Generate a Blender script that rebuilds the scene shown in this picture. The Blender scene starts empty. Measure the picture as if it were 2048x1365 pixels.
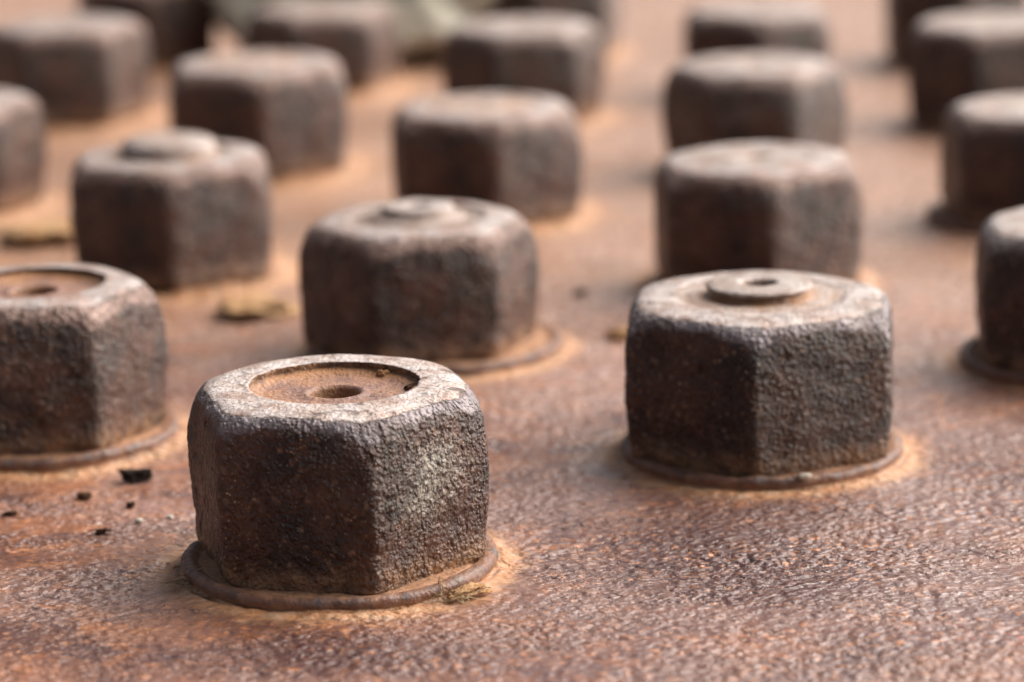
import bpy, math, random
import numpy as np
from mathutils import Matrix, Vector

S = 0.03                      # metres per nut radius: the nuts are about 6 cm across the corners
sc = bpy.context.scene

# ------------------------------------------------------------------ camera
F_PX, CAM_H, PITCH, ROLL = 6258.3, 6.1439, 0.23638, -0.022339
cam_data = bpy.data.cameras.new('camera')
cam = bpy.data.objects.new('camera', cam_data)
sc.collection.objects.link(cam)
fw = Vector((0, math.cos(PITCH), -math.sin(PITCH)))
up0 = Vector((0, math.sin(PITCH), math.cos(PITCH)))
rt0 = Vector((1, 0, 0))
rt = rt0 * math.cos(ROLL) + up0 * math.sin(ROLL)
up = up0 * math.cos(ROLL) - rt0 * math.sin(ROLL)
M = Matrix((rt, up, -fw)).transposed().to_4x4()
M.translation = Vector((0, 0, CAM_H * S))
cam.matrix_world = M
cam_data.sensor_width = 36
cam_data.lens = F_PX / 2048 * 36
cam_data.clip_start = 0.01
cam_data.clip_end = 100
cam_data.dof.use_dof = True
cam_data.dof.focus_distance = 19.9 * S
cam_data.dof.aperture_fstop = 11.0
cam_data.dof.aperture_blades = 9
sc.camera = cam

# ------------------------------------------------------------------ daylight
SUN_AZ, SUN_EL = math.radians(64), math.radians(38)     # azimuth clockwise from +Y (away from the camera)
w = bpy.data.worlds.new('World'); sc.world = w; w.use_nodes = True
nt = w.node_tree
bg = nt.nodes['Background']
sky = nt.nodes.new('ShaderNodeTexSky'); sky.sky_type = 'NISHITA'; sky.sun_disc = False
sky.sun_elevation = SUN_EL; sky.sun_rotation = SUN_AZ
sky.dust_density = 3.0; sky.air_density = 1.0; sky.ozone_density = 1.0
bw = nt.nodes.new('ShaderNodeRGBToBW'); wm = nt.nodes.new('ShaderNodeMix'); wm.data_type = 'RGBA'   # thin overcast: the sky is mostly white
tint = nt.nodes.new('ShaderNodeMix'); tint.data_type = 'RGBA'; tint.blend_type = 'MULTIPLY'; tint.inputs[0].default_value = 1
tint.inputs[7].default_value = (1.13, 1.0, .88, 1)
nt.links.new(sky.outputs[0], bw.inputs[0]); nt.links.new(sky.outputs[0], wm.inputs[6]); nt.links.new(bw.outputs[0], tint.inputs[6])
nt.links.new(tint.outputs[2], wm.inputs[7]); wm.inputs[0].default_value = .50
nt.links.new(wm.outputs[2], bg.inputs[0]); bg.inputs[1].default_value = 0.055
sd = bpy.data.lights.new('sun', 'SUN'); sd.energy = 4.2; sd.angle = math.radians(78); sd.color = (1.0, 0.94, 0.88)
sun = bpy.data.objects.new('sun', sd); sc.collection.objects.link(sun)
sv = Vector((math.sin(SUN_AZ) * math.cos(SUN_EL), math.cos(SUN_AZ) * math.cos(SUN_EL), math.sin(SUN_EL)))
sun.rotation_euler = sv.to_track_quat('Z', 'Y').to_euler()
sc.view_settings.view_transform = 'Standard'; sc.view_settings.look = 'None'
sc.view_settings.exposure = 1.10; sc.view_settings.gamma = 1

# ------------------------------------------------------------------ numpy noise
_rng = np.random.RandomState(7)
_perm = np.concatenate([_rng.permutation(256)] * 3)
_g = _rng.normal(size=(256, 3)); _g /= np.linalg.norm(_g, axis=1)[:, None]; _g *= 1.6
def perlin(p):
    p = np.asarray(p, float); i = np.floor(p).astype(int); f = p - i
    u = f * f * f * (f * (f * 6 - 15) + 10); i &= 255
    out = 0
    for dx in (0, 1):
        for dy in (0, 1):
            for dz in (0, 1):
                h = _perm[_perm[_perm[i[..., 0] + dx] + i[..., 1] + dy] + i[..., 2] + dz]
                g = _g[h]
                d = (g * (f - (dx, dy, dz))).sum(-1)
                out = out + d * (u[..., 0] if dx else 1 - u[..., 0]) * (u[..., 1] if dy else 1 - u[..., 1]) * (u[..., 2] if dz else 1 - u[..., 2])
    return out
def fbm(p, octs=3, gain=.5):
    a, s, o = 1.0, 1.0, 0
    for k in range(octs):
        o = o + a * perlin(p * s + 17.3 * k); a *= gain; s *= 2.03
    return o
def billow(p): return np.abs(perlin(p)) * 2 - .45
def sstep(a, b, x):
    t = np.clip((x - a) / (b - a), 0, 1); return t * t * (3 - 2 * t)

# ------------------------------------------------------------------ object helpers
def tag(o, label=None, cat=None, group=None, kind=None):
    if label: o['label'] = label
    if cat: o['category'] = cat
    if group: o['group'] = group
    if kind: o['kind'] = kind
    return o
def obj(name, me, mat, parent=None):
    o = bpy.data.objects.new(name, me); sc.collection.objects.link(o)
    if me is not None and mat is not None and len(me.materials) == 0: me.materials.append(mat)
    if parent is not None: o.parent = parent
    return o
def grid_mesh(name, V, closed_u=True, attrs=None, extra_faces=None):
    """V: (rows, cols, 3) in nut radii; the columns wrap round when closed_u"""
    r, c = V.shape[:2]
    idx = np.arange(r * c).reshape(r, c)
    nx = np.roll(idx, -1, 1) if closed_u else idx[:, 1:]
    cur = idx if closed_u else idx[:, :-1]
    F = np.stack([cur[:-1], nx[:-1], nx[1:], cur[1:]], -1).reshape(-1, 4)
    return raw_mesh(name, V.reshape(-1, 3), F, attrs)
def raw_mesh(name, V, F, attrs=None, smooth=True):
    V = np.asarray(V, float); F = np.asarray(F)
    me = bpy.data.meshes.new(name)
    k = F.shape[1]
    me.vertices.add(len(V)); me.vertices.foreach_set('co', (V * S).astype(np.float32).ravel())
    me.loops.add(F.size); me.loops.foreach_set('vertex_index', F.astype(np.int32).ravel())
    me.polygons.add(len(F))
    me.polygons.foreach_set('loop_start', np.arange(0, F.size, k, dtype=np.int32))
    me.polygons.foreach_set('loop_total', np.full(len(F), k, dtype=np.int32))
    me.polygons.foreach_set('use_smooth', np.full(len(F), smooth))
    for n, a in (attrs or {}).items():
        at = me.attributes.new(n, 'FLOAT', 'POINT'); at.data.foreach_set('value', np.asarray(a, np.float32).ravel())
    me.update(calc_edges=True); me.validate()
    return me
def grid_normals(V, closed=True):
    du = (np.roll(V, -1, 1) - np.roll(V, 1, 1)) if closed else np.gradient(V, axis=1)
    dv = np.gradient(V, axis=0)
    n = np.cross(du, dv); n /= np.linalg.norm(n, axis=-1)[..., None] + 1e-12
    return n

# ------------------------------------------------------------------ materials
class NT:
    def __init__(s, name):
        s.m = bpy.data.materials.new(name); s.m.use_nodes = True; s.t = s.m.node_tree
        s.b = s.t.nodes['Principled BSDF']
        tc = s.t.nodes.new('ShaderNodeTexCoord'); mp = s.t.nodes.new('ShaderNodeMapping')
        mp.inputs['Scale'].default_value = (1 / S,) * 3
        s.t.links.new(tc.outputs['Object'], mp.inputs[0]); s.co = mp.outputs[0]
    def L(s, a, b): s.t.links.new(a, b)
    def noise(s, scale, detail=4, rough=.55, dist=0, off=None, co=None, stretch=None):
        n = s.t.nodes.new('ShaderNodeTexNoise'); n.inputs['Scale'].default_value = scale
        n.inputs['Detail'].default_value = detail; n.inputs['Roughness'].default_value = rough; n.inputs['Distortion'].default_value = dist
        c = co or s.co
        if off is not None or stretch:
            m = s.t.nodes.new('ShaderNodeMapping'); m.inputs['Location'].default_value = (off or 0,) * 3
            m.inputs['Scale'].default_value = stretch or (1, 1, 1); s.L(c, m.inputs[0]); c = m.outputs[0]
        s.L(c, n.inputs['Vector']); return n.outputs[0]
    def voro(s, scale, feature='F1', rnd=1.0):
        n = s.t.nodes.new('ShaderNodeTexVoronoi'); n.feature = feature; n.inputs['Scale'].default_value = scale
        s.L(s.co, n.inputs['Vector']); return n.outputs['Distance']
    def ramp(s, v, a, b, lo=0., hi=1.):
        n = s.t.nodes.new('ShaderNodeMapRange'); n.interpolation_type = 'SMOOTHSTEP'
        for k, x in zip(('From Min', 'From Max', 'To Min', 'To Max'), (a, b, lo, hi)): n.inputs[k].default_value = x
        s.L(v, n.inputs['Value']); return n.outputs[0]
    def math(s, op, a, b=None, clamp=False):
        n = s.t.nodes.new('ShaderNodeMath'); n.operation = op; n.use_clamp = clamp
        for k, x in enumerate((a, b)):
            if x is None: continue
            if isinstance(x, (int, float)): n.inputs[k].default_value = x
            else: s.L(x, n.inputs[k])
        return n.outputs[0]
    def mix(s, f, a, b):
        n = s.t.nodes.new('ShaderNodeMix'); n.data_type = 'RGBA'
        if isinstance(f, (int, float)): n.inputs[0].default_value = f
        else: s.L(f, n.inputs[0])
        for k, x in ((6, a), (7, b)):
            if isinstance(x, tuple): n.inputs[k].default_value = (*x, 1)
            else: s.L(x, n.inputs[k])
        return n.outputs[2]
    def attr(s, name):
        n = s.t.nodes.new('ShaderNodeAttribute'); n.attribute_name = name; return n.outputs['Fac']
    def bump(s, h, dist, strength=1, nrm=None):
        n = s.t.nodes.new('ShaderNodeBump'); n.inputs['Distance'].default_value = dist * S; n.inputs['Strength'].default_value = strength
        s.L(h, n.inputs['Height'])
        if nrm: s.L(nrm, n.inputs['Normal'])
        return n.outputs[0]

def nut_material(name, patch=False, tone=1.0, pale=1.0, bare_sheen=(.19, .16, .165), worn_sheen=(.26, .18, .145)):
    n = NT(name)
    dark, brown, red = [tuple(c * tone for c in k) for k in ((.016, .0060, .0033), (.072, .026, .014), (.14, .048, .022))]
    col = n.mix(n.ramp(n.noise(2.2, 5), .35, .65), dark, brown)
    col = n.mix(n.ramp(n.noise(5, 5, off=31), .52, .72, 0, .6), col, red)
    bumpa = n.attr('lump')
    col = n.mix(n.math('MULTIPLY', n.ramp(bumpa, .3, 1.0, 0, .75), n.ramp(n.noise(9, 3, off=5), .35, .6)), col, (.19, .098, .058))
    spk = n.math('MULTIPLY', n.ramp(n.noise(38, 2, .5, off=9), .62, .70), n.ramp(n.noise(4, 3, off=77), .45, .65))
    col = n.mix(spk, col, (.42, .30, .20))
    nod = n.math('MULTIPLY', n.ramp(n.voro(15), .42, .12), n.ramp(n.noise(8, 4, .6, off=81), .42, .60))
    col = n.mix(n.math('MULTIPLY', nod, .75), col, (.25, .145, .09))  # paler nodules, with glints on the lumps put into the colour
    # rust-coloured dust low on the sides
    low = n.math('MULTIPLY', n.attr('low'), n.ramp(n.noise(7, 5, off=3), .3, .6, .15, 1))
    col = n.mix(low, col, (.30, .165, .085))
    if patch:
        pm = n.math('MULTIPLY', n.attr('patch'), 1.0)
        pk = n.ramp(n.math('ADD', n.noise(26, 8, .85, off=12), n.math('MULTIPLY', pm, .17)), .60, .72, 0, .7)
        pk = n.math('MULTIPLY', pk, n.ramp(pm, .02, .15))
        col = n.mix(pk, col, (.50, .45, .37))
    # burnished chamfers, with the sheen of the sky put into their colour
    ch = n.ramp(n.math('ADD', n.attr('chamfer'), n.ramp(n.noise(9, 5, .6, off=66), .3, .7, -.35, .25)), .25, .85)
    col = n.mix(ch, col, bare_sheen)
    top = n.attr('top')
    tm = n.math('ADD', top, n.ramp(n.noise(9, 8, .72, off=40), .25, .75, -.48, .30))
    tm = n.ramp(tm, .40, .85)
    tcol = n.mix(n.ramp(n.noise(5, 6, .65, off=55), .36, .66), tuple(pale * c for c in (.42, .37, .35)), tuple(pale * c for c in worn_sheen))  # pale tops: dust and wear, with sky sheen painted into the colour
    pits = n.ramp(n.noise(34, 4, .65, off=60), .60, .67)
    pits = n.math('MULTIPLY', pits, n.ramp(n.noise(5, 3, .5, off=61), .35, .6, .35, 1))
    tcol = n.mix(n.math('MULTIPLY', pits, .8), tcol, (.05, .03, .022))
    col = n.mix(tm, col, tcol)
    n.L(col, n.b.inputs['Base Color'])
    rg = n.ramp(n.noise(20, 5, .6, off=20), .3, .7, .30, .50)
    n.L(n.math('ADD', rg, n.math('MULTIPLY', tm, .06)), n.b.inputs['Roughness'])
    n.L(n.math('ADD', n.math('MULTIPLY', tm, .35), n.math('MULTIPLY', ch, .45), True), n.b.inputs['Metallic'])
    n.b.inputs['Specular IOR Level'].default_value = .55
    vo = n.math('ADD', n.math('MULTIPLY', n.ramp(n.voro(21), .0, .6), -.50), n.math('MULTIPLY', n.ramp(n.voro(34), .0, .6), -.35))
    side = n.math('MULTIPLY', vo, n.ramp(tm, 0, 1, 1, .15))
    h = n.math('ADD', n.math('MULTIPLY', n.noise(32, 4, .62), .9), side)
    h = n.math('ADD', h, n.math('MULTIPLY', pits, -.25))
    h = n.math('MULTIPLY', h, n.ramp(n.noise(3.2, 4, .6, off=131), .34, .66, .35, 1.25))
    flk = n.ramp(n.noise(5.5, 5, .6, .5, off=141), .52, .56)          # scale that has flaked off in plates
    col2 = n.mix(n.math('MULTIPLY', flk, .45), col, (.05, .022, .014))
    h = n.math('ADD', h, n.math('MULTIPLY', n.math('MULTIPLY', flk, n.ramp(tm, 0, 1, 1, .1)), -.22))
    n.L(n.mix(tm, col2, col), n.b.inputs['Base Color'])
    n.L(n.bump(h, .038, .95), n.b.inputs['Normal'])
    return n.m

def washer_material():
    n = NT('washer_steel')
    col = n.mix(n.ramp(n.noise(4, 5), .4, .62), (.17, .078, .05), (.10, .055, .042))
    col = n.mix(n.ramp(n.noise(9, 5, off=8), .50, .66), col, (.25, .125, .07))
    col = n.mix(n.ramp(n.noise(3.5, 5, .6, off=48), .56, .64, 0, .8), col, (.075, .075, .078))
    d = n.math('MULTIPLY', n.attr('dust'), n.ramp(n.noise(14, 5, off=4), .2, .55, .3, 1))
    col = n.mix(d, col, (.38, .20, .11))
    n.L(col, n.b.inputs['Base Color'])
    n.L(n.math('ADD', n.math('MULTIPLY', n.attr('dust'), .35), n.ramp(n.noise(11), .3, .7, .32, .5)), n.b.inputs['Roughness'])
    n.b.inputs['Specular IOR Level'].default_value = .45
    n.L(n.bump(n.noise(18, 5, .6), .03, .7), n.b.inputs['Normal'])
    return n.m
def crust_material(name='rust_dust', a=(.46, .21, .085), b=(.58, .36, .20), c=(.10, .045, .018)):
    n = NT(name)
    col = n.mix(n.ramp(n.noise(5, 5), .35, .65), a, b)
    col = n.mix(n.ramp(n.noise(22, 5, .65, off=9), .54, .68), col, c)
    n.L(col, n.b.inputs['Base Color']); n.b.inputs['Roughness'].default_value = .95; n.b.inputs['Specular IOR Level'].default_value = .2
    n.L(n.bump(n.noise(30, 6, .7), .06, .9), n.b.inputs['Normal'])
    return n.m
def bolt_material(name, pale):
    n = NT(name)
    a, b = ((.40, .34, .31), (.26, .185, .15)) if pale else ((.20, .10, .075), (.33, .16, .085))
    col = n.mix(n.ramp(n.noise(3.5, 5), .38, .62), a, b)
    col = n.mix(n.ramp(n.noise(24, 4, .6, off=6), .60, .68), col, (.07, .04, .03))
    d = n.math('MULTIPLY', n.attr('dust'), n.ramp(n.noise(10, 5, off=4), .25, .6, .2, 1))
    col = n.mix(d, col, (.46, .215, .08))
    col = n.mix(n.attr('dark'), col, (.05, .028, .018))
    n.L(col, n.b.inputs['Base Color'])
    n.L(n.ramp(n.noise(11), .3, .7, .36, .55), n.b.inputs['Roughness'])
    n.b.inputs['Metallic'].default_value = .25 if pale else 0
    n.b.inputs['Specular IOR Level'].default_value = .6
    n.L(n.bump(n.noise(24, 5, .65), .04, .8), n.b.inputs['Normal'])
    return n.m
def plate_material():
    n = NT('rusty_plate')
    fl = n.t.nodes.new('ShaderNodeMapping'); fl.inputs['Scale'].default_value = (1, 1.45, 1); n.L(n.co, fl.inputs[0]); n.co = fl.outputs[0]
    f = n.noise(1.1, 6, .6, .4)
    col = n.mix(n.ramp(f, .36, .64), (.105, .046, .036), (.25, .108, .062))
    col = n.mix(n.ramp(n.noise(.55, 5, .6, off=14), .42, .62), col, (.27, .155, .125))
    col = n.mix(n.ramp(n.noise(3.2, 6, .65, off=90), .50, .68, 0, .8), col, (.38, .145, .055))
    worn = n.attr('worn')     # greyer, rubbed skin towards one side of the plate
    col = n.mix(n.math('MULTIPLY', worn, n.ramp(n.noise(2.5, 6, .7, off=210), .3, .6, .35, .9)), col, (.135, .078, .070))
    dust_sheen = n.attr('dust_sheen')     # paler far up the plate: dust, plus grazing sheen put into the colour
    col = n.mix(n.math('MULTIPLY', dust_sheen, n.ramp(n.noise(.9, 6, .65, off=230), .25, .6, .4, .85)), col, (.44, .265, .175))
    # dark unrusted scale in patches
    dk = n.attr('scale_patch')
    dkm = n.ramp(n.math('ADD', n.math('MULTIPLY', dk, .56), n.noise(7, 7, .7, off=44)), .52, .90, 0, .88)
    col = n.mix(dkm, col, (.075, .030, .026))
    lump = n.attr('lump')
    col = n.mix(n.ramp(lump, .25, 1.0, 0, .55), col, (.31, .155, .095))
    col = n.mix(n.ramp(lump, -.25, -.8, 0, .5), col, (.10, .055, .045))
    spk = n.math('MULTIPLY', n.ramp(n.noise(13, 4, .6, off=21), .55, .64, 0, .75), n.ramp(n.noise(1.7, 4, .6, off=22), .40, .60, .15, 1))
    col = n.mix(spk, col, (.54, .225, .090))
    # orange dust that has gathered by the nuts
    du = n.attr('dust')
    dm = n.ramp(n.math('ADD', n.math('MULTIPLY', du, .8), n.noise(5, 8, .75, off=2)), .66, 1.18, 0, .9)
    dcol = n.mix(n.ramp(n.noise(7, 5, off=71), .4, .65), (.44, .20, .08), (.50, .30, .17))
    col = n.mix(dm, col, dcol)
    bk = n.attr('bank')
    bcol = n.mix(n.ramp(n.noise(6, 6, .65, off=171), .36, .62), (.30, .105, .034), (.40, .20, .09))
    bcol = n.mix(n.math('MULTIPLY', n.attr('crevice_shade'), n.ramp(n.noise(4, 5, .6, off=191), .35, .55, .25, 1)), bcol, (.045, .018, .009))  # dark gap round the foot: dirt, plus contact shade painted in
    bcol = n.mix(n.ramp(n.noise(15, 6, .7, off=9), .54, .64, 0, .85), bcol, (.085, .035, .014))
    col = n.mix(n.math('MULTIPLY', bk, n.ramp(n.noise(5, 5, off=180), .25, .5, .45, 1)), col, bcol)
    # flecks of red paint
    rp = n.math('MULTIPLY', n.attr('red_paint'), n.ramp(n.noise(12, 4, .6, 1.0, off=33), .62, .66, 0, .6))
    col = n.mix(rp, col, (.62, .14, .09))
    n.L(col, n.b.inputs['Base Color'])
    rg = n.ramp(n.noise(8, 5, .6, off=19), .3, .7, .20, .40)
    n.L(n.math('ADD', rg, n.math('MULTIPLY', dm, .35), True), n.b.inputs['Roughness'])
    n.b.inputs['Specular IOR Level'].default_value = .8
    h = n.math('ADD', n.math('MULTIPLY', n.noise(13, 4, .6), 1.3), n.math('MULTIPLY', n.ramp(n.voro(8.5), .0, .6), -.5))
    h = n.math('ADD', h, n.math('MULTIPLY', n.ramp(n.voro(17), .0, .6), -.3))
    pt = n.ramp(n.noise(6.5, 4, .55, off=150), .60, .70)
    h = n.math('ADD', h, n.math('MULTIPLY', pt, -.55))
    # some of the plate is worn smooth, some is scabbed
    rough = n.ramp(n.noise(.9, 5, .65, off=120), .38, .62, .22, 1.0)
    rough = n.math('ADD', rough, n.math('MULTIPLY', dk, .5), True)
    n.L(n.bump(n.math('MULTIPLY', h, rough), .034, 1.0), n.b.inputs['Normal'])
    return n.m

M_NUT = nut_material('nut_steel', tone=1.15, bare_sheen=(.22, .145, .12), worn_sheen=(.31, .195, .15)); M_NUT_PATCH = nut_material('nut_steel_patched', patch=True, pale=1.3)
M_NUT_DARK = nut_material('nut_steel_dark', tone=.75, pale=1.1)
M_NUT_BROWN = nut_material('nut_steel_brown', tone=.9, pale=1.05, bare_sheen=(.20, .14, .12), worn_sheen=(.29, .19, .15))  # a darker, browner variant of the nut steel
M_WASH = washer_material(); M_CRUST = crust_material()
M_BOLT_RED = bolt_material('bolt_rusty', False); M_BOLT_PALE = bolt_material('bolt_pale', True)
M_PLATE = plate_material()

# ------------------------------------------------------------------ the nuts: place, size, turn
NUTS = {
 'A': (-1.148, 19.47, 1.002, 1.194, 16), 'B': (1.782, 21.93, 1.068, 1.153, -6), 'F': (4.620, 24.354, 1.006, 1.158, -5),
 'C': (-3.557, 22.799, 0.976, 1.172, -26), 'D': (-0.754, 25.333, 1.009, 1.114, -20), 'E': (2.224, 27.541, 1.012, 1.153, 4),
 'K': (5.190, 30.133, 0.998, 1.133, 4), 'G': (-3.125, 28.436, 1.032, 1.145, 5), 'H': (-0.233, 31.005, 1.043, 1.116, 7),
 'L': (2.641, 33.165, 0.994, 1.156, 22), 'O': (5.590, 35.766, 1.029, 1.187, -18), 'I': (-5.768, 32.058, 0.977, 1.138, -22),
 'J': (-2.717, 33.800, 1.068, 1.201, 7), 'N': (0.216, 36.870, 0.995, 1.116, -21), 'P': (3.099, 38.377, 1.003, 1.050, 0),
 'T': (5.883, 40.588, 1.019, 1.158, 0), 'M': (-5.302, 37.513, 1.021, 1.170, -22), 'Q': (-2.322, 39.617, 1.007, 1.023, -20),
 'R': (-4.812, 41.958, 1.022, 1.158, 10), 'U': (0.61, 41.96, 1.0, 1.15, -12)}

def build_body(key, s, H, rot, r_hole, depth, du, mat, parent, off=(0, 0)):
    """hexagonal nut with its corners chamfered by a cone, worn round, and pitted"""
    seed = sum(map(ord, key)) * 3.71
    ncol = int(6.3 / du); zb = .07
    side = np.linspace(zb, H, max(14, int((H - zb) / du)))
    phi = [math.atan2(z, .93) for z in side]
    rr = np.linspace(.93, r_hole, max(8, int((.93 - r_hole) / du)))[1:]
    phi += [math.atan2(H, r) for r in rr]
    phi = np.array(phi)
    th = np.linspace(0, 2 * np.pi, ncol, endpoint=False)
    P, T = np.meshgrid(phi, th, indexing='ij')
    d = np.stack([np.cos(P) * np.cos(T), np.cos(P) * np.sin(T), np.sin(P)], -1)
    ex = 56 if key in 'AB' else 27
    ap = .876                                      # apothem
    rnd = np.random.RandomState(int(seed * 10) % 99991)
    acc_h = 0
    for k in range(6):
        a = math.radians(-90 + rot + 30 + 60 * k)
        acc_h = acc_h + np.maximum(0, (d[..., 0] * math.cos(a) + d[..., 1] * math.sin(a)) / (ap * (1 + rnd.uniform(-.012, .012)))) ** ex
    # cone chamfer: 33 degrees, meets the top plane at r = .80
    al = math.radians(56)
    rad = np.hypot(d[..., 0], d[..., 1])
    rc = .885
    hc = math.sin(al) * rc + math.cos(al) * H
    cone = (math.sin(al) * rad + math.cos(al) * d[..., 2]) / hc
    topp = np.maximum(0, (d[..., 2] + .012 * d[..., 0] * rnd.uniform(-1, 1)) / H)
    hx = acc_h ** (1 / ex)
    p2 = 24 if key in 'AB' else 16
    dist = (hx ** p2 + cone ** p2 + topp ** p2) ** (-1 / p2)
    V = d * dist[..., None] * 1.012
    # sides lean in a touch towards the foot
    foot = 1 - .038 * sstep(.65, .08, V[..., 2]) - .02 * sstep(.16, .06, V[..., 2])
    V[..., 0] *= foot; V[..., 1] *= foot
    V[..., 0] *= s; V[..., 1] *= s
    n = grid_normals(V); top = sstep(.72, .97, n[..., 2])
    cham = sstep(.10, .50, n[..., 2]) * (1 - sstep(.80, .97, n[..., 2]))
    Q = V + seed
    edge = 1 - np.abs(np.cos(np.radians(3 * 1) + 3 * (T - math.radians(-90 + rot)))) ** 1   # unused weight kept gentle
    lumps = .45 * perlin(Q * 11) + .35 * perlin(Q * 22 + 9) + .40 * perlin(Q * 5)
    amp = (1 - .72 * top)
    disp = .017 * fbm(Q * 1.7, 2) * (1 - .75 * top) + .008 * perlin(Q * 5) * amp + .0095 * lumps * amp
    if du < .015: disp = disp + .002 * perlin(Q * 60) * amp
    # scattered pits
    pit = sstep(.42, .75, perlin(Q * 11 + 50)); disp = disp - .012 * pit * (1 - .5 * top)
    flat = sstep(0, .10, np.hypot(V[..., 0], V[..., 1]) - r_hole)
    V = V + n * (disp * (.25 + .75 * flat))[..., None]
    # ragged mouth of the bore, then its wall
    rim = 1 + .012 * perlin(np.stack([np.cos(th) * 4, np.sin(th) * 4, th * 0 + seed], -1)) + .012 * perlin(np.stack([np.cos(th) * 11, np.sin(th) * 11, th * 0 + seed], -1))
    last = V[-1].copy()
    wall = []
    for q, (dz, dr) in enumerate(((0, 0), (.006, -.003), (.018, 0), (depth * .5, .010), (depth, .0), (depth + .03, .0))):
        rq = r_hole * rim + dr + (.012 * perlin(np.stack([np.cos(th) * 9, np.sin(th) * 9, th * 0 + q + seed], -1)) if q > 2 else 0)
        wall.append(np.stack([rq * np.cos(th), rq * np.sin(th), last[:, 2] - dz], -1))
    Vw = np.array(wall)
    V = np.concatenate([V[:-1], Vw]); m = len(wall) - 1
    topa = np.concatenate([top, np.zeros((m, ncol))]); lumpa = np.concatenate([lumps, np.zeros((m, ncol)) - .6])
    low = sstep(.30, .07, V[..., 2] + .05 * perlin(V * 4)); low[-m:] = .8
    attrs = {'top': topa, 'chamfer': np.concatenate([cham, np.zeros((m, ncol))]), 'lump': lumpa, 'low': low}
    if key == 'A':
        c = np.array([.72, -.62, .80]); c2 = np.array([.62, -.70, .66])
        dd = np.minimum(np.linalg.norm((V - c) * (1, 1, 1.0), axis=-1), np.linalg.norm(V - c2, axis=-1) * 1.1)
        attrs['patch'] = sstep(.46, .05, dd)
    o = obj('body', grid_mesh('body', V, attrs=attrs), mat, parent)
    return float(last[:, 2].mean())

def lathe(name, prof, ncol, mat, parent, seed=0., amp=.006, freq=9, jag=0, attrs_p=None, loc=(0, 0, 0), closed_bottom=False, warp=None):
    """prof: list of (r, z); attrs_p: name -> list along the profile"""
    # densify the profile
    pr = [prof[0]]; wt = [(0, 0, 0.)]
    P = np.array(prof, float)
    seg = [0]
    for a in range(len(P) - 1):
        n = max(1, int(np.hypot(*(P[a + 1] - P[a])) / (.018 if ncol > 200 else .04)))
        for k in range(1, n + 1): pr.append(tuple(P[a] + (P[a + 1] - P[a]) * k / n)); seg.append(a + k / n)
    pr = np.array(pr); seg = np.array(seg)
    th = np.linspace(0, 2 * np.pi, ncol, endpoint=False)
    V = np.stack([pr[:, :1] * np.cos(th), pr[:, :1] * np.sin(th), np.repeat(pr[:, 1:], ncol, 1)], -1)
    n = -grid_normals(V); n = np.where(np.isfinite(n), n, 0)
    Q = V + seed
    V = V + n * (amp * (fbm(Q * freq, 3)))[..., None]
    if jag: 
        w_ = perlin(np.stack([np.cos(th) * 6, np.sin(th) * 6, th * 0 + seed], -1)) + .6 * perlin(np.stack([np.cos(th) * 17, np.sin(th) * 17, th * 0 + seed], -1))
        V[..., 0] *= 1 + jag * w_; V[..., 1] *= 1 + jag * w_
    if warp is not None: V = warp(V, th)
    at = {k: np.repeat(np.interp(seg, np.arange(len(P)), v)[:, None], ncol, 1) for k, v in (attrs_p or {}).items()}
    o = obj(name, grid_mesh(name, V, attrs=at), mat, parent)
    o.location = [c * S for c in loc]
    return o

BANKS = []
# bolt ends: (kind, radius of the bore, profile r/z relative to the top plane, dust, dark, pale?)
def bolt_profile(kind, R):
    if kind == 'sunk':       # worn level below the nut, drilled centre
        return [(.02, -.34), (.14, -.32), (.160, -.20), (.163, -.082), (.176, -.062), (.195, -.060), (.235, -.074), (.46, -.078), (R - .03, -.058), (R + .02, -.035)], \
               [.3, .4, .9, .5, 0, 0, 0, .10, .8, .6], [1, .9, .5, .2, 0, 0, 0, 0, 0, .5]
    if kind == 'boss':       # stands proud on a neck
        return [(.02, -.10), (.10, -.09), (.125, .075), (.14, .090), (.16, .096), (.33, .092), (.378, .082), (.385, .068), (.335, .036), (.338, .012), (.40, -.001), (.50, -.002), (.535, -.008), (R + .02, -.006)], \
               [.4, .4, .3, 0, 0, 0, 0, 0, .5, .9, .5, .1, .3, .1], [1, 1, .3, 0, 0, 0, 0, 0, .5, .2, 0, 0, 0, 0]
    if kind == 'stepped':
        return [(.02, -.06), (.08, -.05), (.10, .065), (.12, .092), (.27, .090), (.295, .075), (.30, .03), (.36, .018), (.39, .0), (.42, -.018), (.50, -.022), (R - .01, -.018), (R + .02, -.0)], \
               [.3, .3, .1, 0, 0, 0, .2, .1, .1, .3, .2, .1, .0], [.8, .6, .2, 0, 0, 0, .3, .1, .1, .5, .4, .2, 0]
    if kind == 'knob':
        return [(.02, .125), (.10, .13), (.20, .142), (.36, .132), (.42, .10), (.435, .04), (.43, -.01), (.50, -.02), (R + .02, -.025)], \
               [.3, .3, .1, 0, 0, 0, .4, .5, .3], [0, 0, 0, 0, 0, 0, .3, .1, 0]
    if kind == 'rings':
        return [(.02, -.04), (.08, -.03), (.10, .01), (.24, .012), (.27, -.005), (.34, -.008), (.38, .008), (.46, .006), (.49, -.012), (R + .02, -.012)], \
               [.5, .5, .2, .1, .6, .5, .2, .3, .6, .3], [.5, .4, 0, 0, 0, 0, 0, 0, 0, 0]
    return [(.02, -.05), (.11, -.045), (.13, -.004), (.30, .002), (.42, .0), (.46, -.002), (R + .02, -.0)], \
           [.8, .8, .1, .0, .0, .1, .0], [.3, .2, 0, 0, 0, 0, 0]

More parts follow.
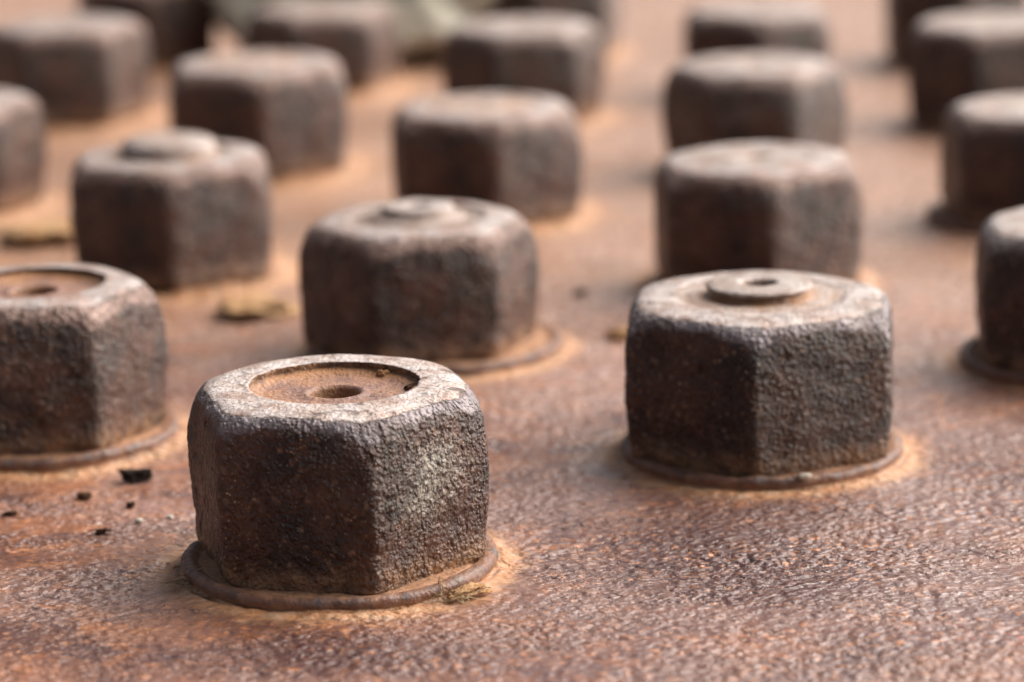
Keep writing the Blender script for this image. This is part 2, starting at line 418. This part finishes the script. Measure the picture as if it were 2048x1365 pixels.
def build_nut(key, label, kind, r_hole, depth, du, mat, pale=True, washer=None, skirt=.5, skirt_r=1.0, wseg=96):
    x, y, s, H, rot = NUTS[key]
    seed = sum(map(ord, key)) * 1.37
    root = bpy.data.objects.new('hex_nut', None); sc.collection.objects.link(root)
    root.location = (x * S, y * S, 0); root.empty_display_size = .02
    tag(root, label, 'nut', 'rusted hexagonal nuts bolted in rows on the plate')
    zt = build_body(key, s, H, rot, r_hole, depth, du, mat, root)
    pr, du_, dk = bolt_profile(kind, r_hole)
    lathe('bolt_end', [(r, z + zt) for r, z in pr], 320 if du < .02 else 72, M_BOLT_PALE if pale else M_BOLT_RED, root, seed,
          amp=.0045, freq=6, jag=.02 if kind == 'boss' else .006, attrs_p={'dust': du_, 'dark': dk},
          warp=(lambda V, th: V + (np.array([-.0, -.0, 0]) if True else 0)))
    if washer:
        wr, ox, oy, tilt = washer
        R = wr
        prof = [(.60, .075), (.90, .072), (R - .10, .070), (R - .085, .074), (R - .06, .092), (R - .03, .100), (R + .004, .096), (R + .022, .078), (R + .026, .05), (R + .01, .02), (R, -.02)]
        def warp(V, th):
            V[..., 2] += .012 * perlin(np.stack([np.cos(th) * 1.5, np.sin(th) * 1.5, th * 0 + seed], -1)) * sstep(0, .06, V[..., 2])
            V[..., :2] *= (1 + .008 * perlin(np.stack([np.cos(th) * 2, np.sin(th) * 2, th * 0 + seed + 4], -1)))[..., None]
            return V
        lathe('washer', prof, wseg * 4 if du < .02 else wseg, M_WASH, root, seed, amp=.011, freq=7,
              attrs_p={'dust': [1, 1, 1, .95, .6, .25, .1, 0, .15, .6, 1]}, loc=(ox, oy, 0), warp=warp)
    BANKS.append((x + (washer[1] if washer else 0), y + (washer[2] if washer else 0), (washer[0] if washer else .93 * s), (.042 if washer else .08) * skirt, skirt, bool(washer)))
    return root

build_nut('A', 'sharp front nut with pale patch on one side and a sunken drilled bolt end', 'sunk', .55, .09, .0085, M_NUT_PATCH, pale=False, washer=(1.0, .0, -.07, 0), skirt=.8)
build_nut('B', 'nut with a proud ragged bolt boss and a white fleck on its washer', 'boss', .60, .02, .0095, M_NUT_DARK, washer=(.995, .01, -.07, 0), skirt=.6)
build_nut('C', 'nut with a sunken orange bolt end, beside the largest black rust flake', 'sunk', .54, .09, .012, M_NUT, pale=False, washer=(1.01, 0, -.02, 0), skirt=.9)
build_nut('D', 'blurred nut with a two-step bolt end, directly behind the sharp front nut', 'stepped', .56, .06, .012, M_NUT, washer=(1.03, .12, -.04, 0), skirt=.9)
build_nut('E', 'blurred flat-topped nut directly behind the nut with the ragged boss', 'flat', .50, .015, .02, M_NUT, skirt=.6)
build_nut('F', 'very dark nut with a washer, nearest of those cut off by the right edge', 'flat', .50, .015, .016, M_NUT_DARK, washer=(1.0, 0, 0, 0), skirt=.5)
build_nut('G', 'blurred nut with a tall pale knob, behind the sunken orange bolt end', 'knob', .55, .05, .02, M_NUT, skirt=.9)
build_nut('H', 'blurred nut with worn rings, behind the nut with the two-step bolt end', 'rings', .55, .05, .02, M_NUT, skirt=.8)
build_nut('I', 'blurred nut of which only its rounded right side shows at the left edge', 'flat', .50, .015, .025, M_NUT, skirt=.9)
build_nut('J', 'blurred nut with pinkish worn top, behind the one with the tall pale knob', 'rings', .55, .05, .025, M_NUT, skirt=.9)
build_nut('K', 'dark blurred nut at the right edge, behind the cut-off very dark nut', 'flat', .50, .015, .025, M_NUT_BROWN, skirt=.4, washer=(1.03, -.03, 0, 0))
build_nut('L', 'blurred nut with three dark facets, second behind the nut with the ragged boss', 'flat', .50, .015, .025, M_NUT_BROWN, skirt=.5)
build_nut('M', 'strongly blurred broad nut in the upper left corner of the rows', 'flat', .50, .015, .03, M_NUT, skirt=.9)
build_nut('N', 'strongly blurred nut to the right of the pale lichened stone', 'flat', .50, .015, .03, M_NUT_BROWN, skirt=.8)
build_nut('O', 'strongly blurred dark nut at the upper right edge', 'flat', .50, .015, .03, M_NUT_BROWN, skirt=.3)
build_nut('P', 'strongly blurred nut, third behind the nut with the ragged boss, touching the top edge', 'flat', .50, .015, .03, M_NUT_BROWN, skirt=.5)
build_nut('Q', 'strongly blurred nut standing in front of the pale lichened stone', 'flat', .50, .015, .03, M_NUT, skirt=.9)
build_nut('R', 'brown blurred nut peeping from behind the broad upper left nut', 'flat', .50, .015, .03, M_NUT, skirt=.9)
build_nut('T', 'dark blurred nut mostly hidden behind the upper right edge nut', 'flat', .50, .015, .03, M_NUT_BROWN, skirt=.3)
build_nut('U', 'farthest blurred nut, a dark strip above the nut beside the lichened stone', 'flat', .50, .015, .03, M_NUT_BROWN, skirt=.5)

# ------------------------------------------------------------------ the plate
def build_plate():
    rows = list(np.linspace(-30, 13, 12))
    y = 14.
    while y < 27: rows.append(y); y *= 1.00085 if y > 16.3 else 1.004
    while y < 55: rows.append(y); y *= 1.005
    rows += list(np.linspace(56, 90, 12))
    rows = np.array(rows)
    t = np.concatenate([np.linspace(-9, -1.7, 14), np.linspace(-1.62, -1.04, 70), np.linspace(-1.02, 1.02, 560), np.linspace(1.04, 1.62, 70), np.linspace(1.7, 9, 14)])
    half = np.maximum(.170 * np.maximum(rows, 0) + .10, 2.9)
    X = t[None, :] * half[:, None]; Y = np.repeat(rows[:, None], len(t), 1); Z = np.zeros_like(X)
    P = np.stack([X, Y, Z], -1)
    # flow: texture drawn out slightly sideways and bent round the nuts
    Q = P.copy()
    Q[..., 1] *= 1.15
    wv = perlin(P * 1.3 + 5) * .25
    Q[..., 0] += wv; Q[..., 1] += wv
    lump = .6 * perlin(Q * (8, 8, 1)) + .5 * perlin(Q * (17, 15, 1) + 7) + .35 * perlin(Q * 4)
    lump = np.where(lump > 0, lump, lump * 1.25)
    big = fbm(P * .8, 3)
    mod = .55 + .6 * sstep(-.4, .5, perlin(P * .9 + 60))
    nearm = sstep(45, 25, Y)
    Z = .018 * big + .012 * lump * mod * nearm
    near = np.full(X.shape, 9.)
    bank = np.zeros_like(X); crev = np.zeros_like(X)
    for (nx, ny, R, hgt, amt, wsh) in BANKS:
        dx, dy = X - nx, Y - ny; r = np.hypot(dx, dy); sel = r < R + 1.2
        dd = r[sel] - R - .02
        near[sel] = np.minimum(near[sel], dd)
        q = P[sel]; a = np.stack([dx[sel] / (r[sel] + 1e-6) * 1.6 + nx, dy[sel] / (r[sel] + 1e-6) * 1.6 + ny, q[:, 2]], -1)
        wid = .070 + .06 * perlin(a * 1.7) + .04 * perlin(a * 5)
        hh = hgt * np.clip(.75 + .7 * perlin(a * 1.3 + 3) + .45 * perlin(q * 6 + 8), .12, 1.4)
        b = hh * np.exp(-(np.maximum(dd, 0) / np.maximum(wid, .03)) ** 2) * (1 + .22 * perlin(q * 14) + .16 * perlin(q * 30))
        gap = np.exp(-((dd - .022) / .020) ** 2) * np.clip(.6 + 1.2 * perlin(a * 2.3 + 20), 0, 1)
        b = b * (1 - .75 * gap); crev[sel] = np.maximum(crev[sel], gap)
        bank[sel] = np.maximum(bank[sel], b)
    Z = Z * sstep(-.15, .15, near) + bank
    P[..., 2] = Z
    dust = .95 * np.exp(-(np.maximum(near, 0) / .15) ** 1.3) + .25 * np.exp(-np.maximum(near, 0) / .7)
    dust += .30 * sstep(23.5, 30, Y) * sstep(4.2, -1.0, X) + .10 * perlin(P * .5)
    dust *= np.where((X > 3.6) & (Y > 22.5), .55, 1)
    def blob(x, y, rx, ry): return np.exp(-(((X - x) / rx) ** 2 + ((Y - y) / ry) ** 2))
    sp = blob(1.25, 19.5, .75, .7) + .9 * blob(-1.0, 17.6, .85, .42) * sstep(-.12, -.3, X + .3 * (Y - 17.6)) + .55 * blob(1.6, 18.7, .8, .5) + .35 * blob(-2.6, 19.2, .7, .6) + .4 * blob(2.2, 20.4, .4, .4) + .3 * blob(3.9, 21.8, .8, 1)
    red = blob(2.6, 17.8, .25, .25) + blob(2.92, 17.5, .2, .35)
    me = grid_mesh('steel_plate', P, closed_u=False, attrs={'lump': lump * nearm, 'dust': dust, 'scale_patch': sp, 'red_paint': sstep(.25, .8, red), 'worn': sstep(-2.2, 1.8, X - .25 * (Y - 20)) * sstep(25, 19, Y) * (.8 + .5 * perlin(P * .6 + 3)), 'dust_sheen': .75 * sstep(22, 31, Y), 'bank': np.maximum(sstep(.006, .035, bank), .9 * crev), 'crevice_shade': crev})
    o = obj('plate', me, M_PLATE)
    tag(o, 'rusty brown steel plate with orange dust that carries the rows of nuts', kind='structure')
build_plate()

# ------------------------------------------------------------------ loose bits on the plate
def chunk(name, x, y, sx, sy, sz, mat, label, cat, seed, rot=0, sub=4, rough=.35, z=0, group=None):
    import bmesh
    bm = bmesh.new(); bmesh.ops.create_icosphere(bm, subdivisions=sub, radius=1)
    V = np.array([v.co[:] for v in bm.verts])
    F = np.array([[v.index for v in f.verts] for f in bm.faces]); bm.free()
    d = V / (np.abs(V) ** 3).sum(-1)[:, None] ** (1 / 3)
    d = d * (1 + rough * fbm(V * 1.3 + seed, 4, .6))[:, None]
    d = d * (sx, sy, sz)
    c, s_ = math.cos(rot), math.sin(rot)
    d = np.stack([d[:, 0] * c - d[:, 1] * s_, d[:, 0] * s_ + d[:, 1] * c, d[:, 2]], -1)
    d[:, 2] -= d[:, 2].min() + .25 * sz
    o = obj(name, raw_mesh(name, d, F), mat); o.location = (x * S, y * S, z * S)
    tag(o, label, cat, group)
    return o
M_OCHRE = crust_material('ochre_crumb', (.50, .28, .13), (.60, .38, .21), (.20, .10, .05))
M_CHIP = crust_material('dark_flake', (.035, .025, .02), (.06, .04, .03), (.02, .012, .01))
M_FLAKE = crust_material('brown_flake', (.07, .035, .02), (.12, .06, .03), (.03, .015, .01))
M_WHITE = crust_material('white_grit', (.70, .62, .52), (.75, .68, .60), (.45, .36, .28))
M_LICHEN = crust_material('lichened_stone', (.66, .61, .45), (.80, .77, .68), (.34, .32, .20))
chunk('rust_crumb', -2.25, 26.75, .30, .24, .055, M_OCHRE, 'ochre crumbly lump lying just in front of the nut with the tall pale knob', 'rust crumb', 3.3, .4, 4, .55)
chunk('rust_crumb', -4.55, 30.1, .36, .28, .075, M_OCHRE, 'ochre lump with a dark hollow near the left edge, behind the sunken-ended nut', 'rust crumb', 8.1, .2, 4, .55)
chunk('rust_crumb', 0.92, 25.50, .12, .07, .05, M_OCHRE, 'small ochre chip on the plate left of the ragged-bossed nut', 'rust crumb', 5.2, .1, 3, .4)
chunk('rust_flake', -2.716, 21.50, .09, .05, .035, M_CHIP, 'largest black rust flake, beside the washer of the nut at the left edge', 'rust flake', 1.7, 0, 4, .75)
chunk('rust_flake', -3.026, 21.07, .045, .03, .02, M_FLAKE, 'small dark flake just in front of the largest black flake', 'rust flake', 2.7, -.3, 4, .75)
chunk('rust_flake', -3.481, 20.69, .04, .02, .014, M_FLAKE, 'small dark flake nearest the left photo edge', 'rust flake', 4.7, 0, 4, .75)
chunk('rust_flake', -2.667, 20.82, .025, .02, .018, M_FLAKE, 'tiny dark flake between the largest flake and the white grains', 'rust flake', 6.7, 0, 4, .75)
chunk('rust_flake', -2.79, 20.22, .045, .018, .016, M_FLAKE, 'thin dark flake on the plate left of the front nut', 'rust flake', 9.7, .1, 4, .75)
chunk('rust_flake', 0.615, 27.2, .045, .07, .02, M_FLAKE, 'blurred dark speck on the plate between the two-step nut and the flat-topped nut', 'rust flake', 11.7, -.5, 4, .75)
chunk('grit_grain', -2.571, 20.46, .028, .026, .016, M_WHITE, 'larger white grain on the plate left of the front nut', 'grain', 2.2, 0, 2, .2)
chunk('grit_grain', -2.367, 20.54, .024, .022, .014, M_WHITE, 'white grain closer to the front nut', 'grain', 3.2, 0, 2, .2)
chunk('grit_grain', 2.01, 20.86, .05, .03, .02, M_WHITE, 'white fleck lying on the washer of the ragged-bossed nut', 'grain', 4.2, 0, 2, .2, z=.095)
# pale stone behind the far nuts
chunk('stone', -2.0, 41.75, 1.65, .9, 1.0, M_LICHEN, 'pale lichened stone lying behind the far nuts at the top edge', 'stone', 12.9, .1, 5, .35)

chunk('rust_crumb', -1.144 + .30, 19.47 + .42, .04, .035, .035, M_CRUST, 'tan crumb at the back of the sunken bolt end in the sharp front nut', 'rust crumb', 21.7, .3, 3, .5, z=1.105)
chunk('rust_flake', -1.144 + .49, 19.47 + .10, .05, .035, .022, M_FLAKE, 'dark flake at the rim of the sunken bolt end in the sharp front nut', 'rust flake', 23.7, .9, 3, .6, z=1.11)
chunk('rust_crumb', -.32, 18.66, .14, .05, .028, M_OCHRE, 'pale flaky crust under the near edge of the front nut washer', 'rust crumb', 25.2, .75, 4, .6, z=.01)

def fibres(x, y, n, spread, seed, label):
    rnd = np.random.RandomState(seed); Vs, Fs, b = [], [], 0
    for k in range(n):
        p = np.array([rnd.uniform(-spread, spread), rnd.uniform(-.5, .5) * spread, .01]); d = rnd.normal(size=3); d[2] = abs(d[2]) * .8; d /= np.linalg.norm(d)
        for q in range(7):
            a = np.cross(d, (0, 0, 1.)); a /= np.linalg.norm(a) + 1e-9; c = np.cross(a, d)
            for t in range(3): Vs.append(p + .0035 * (math.cos(t * 2.094) * a + math.sin(t * 2.094) * c))
            if q:
                for t in range(3):
                    u = (t + 1) % 3; Fs.append([b - 3 + t, b - 3 + u, b + u, b + t])
            b += 3
            p = p + d * .028; d = d + rnd.normal(size=3) * .45; d[2] -= .22; d /= np.linalg.norm(d); p[2] = max(p[2], .006)
    o = obj('plant_fibre', raw_mesh('plant_fibre', np.array(Vs), np.array(Fs)), M_STRAW)
    o.location = (x * S, y * S, .02 * S); tag(o, label, 'fibre', kind='stuff')
M_STRAW = crust_material('straw', (.62, .45, .27), (.70, .54, .36), (.42, .26, .13))
fibres(-2.10, 19.02, 22, .08, 3, 'fine straw-coloured fibres caught under the near left side of the front washer')
fibres(-.38, 18.55, 16, .09, 5, 'fine straw-coloured fibres by the pale crust under the front washer')
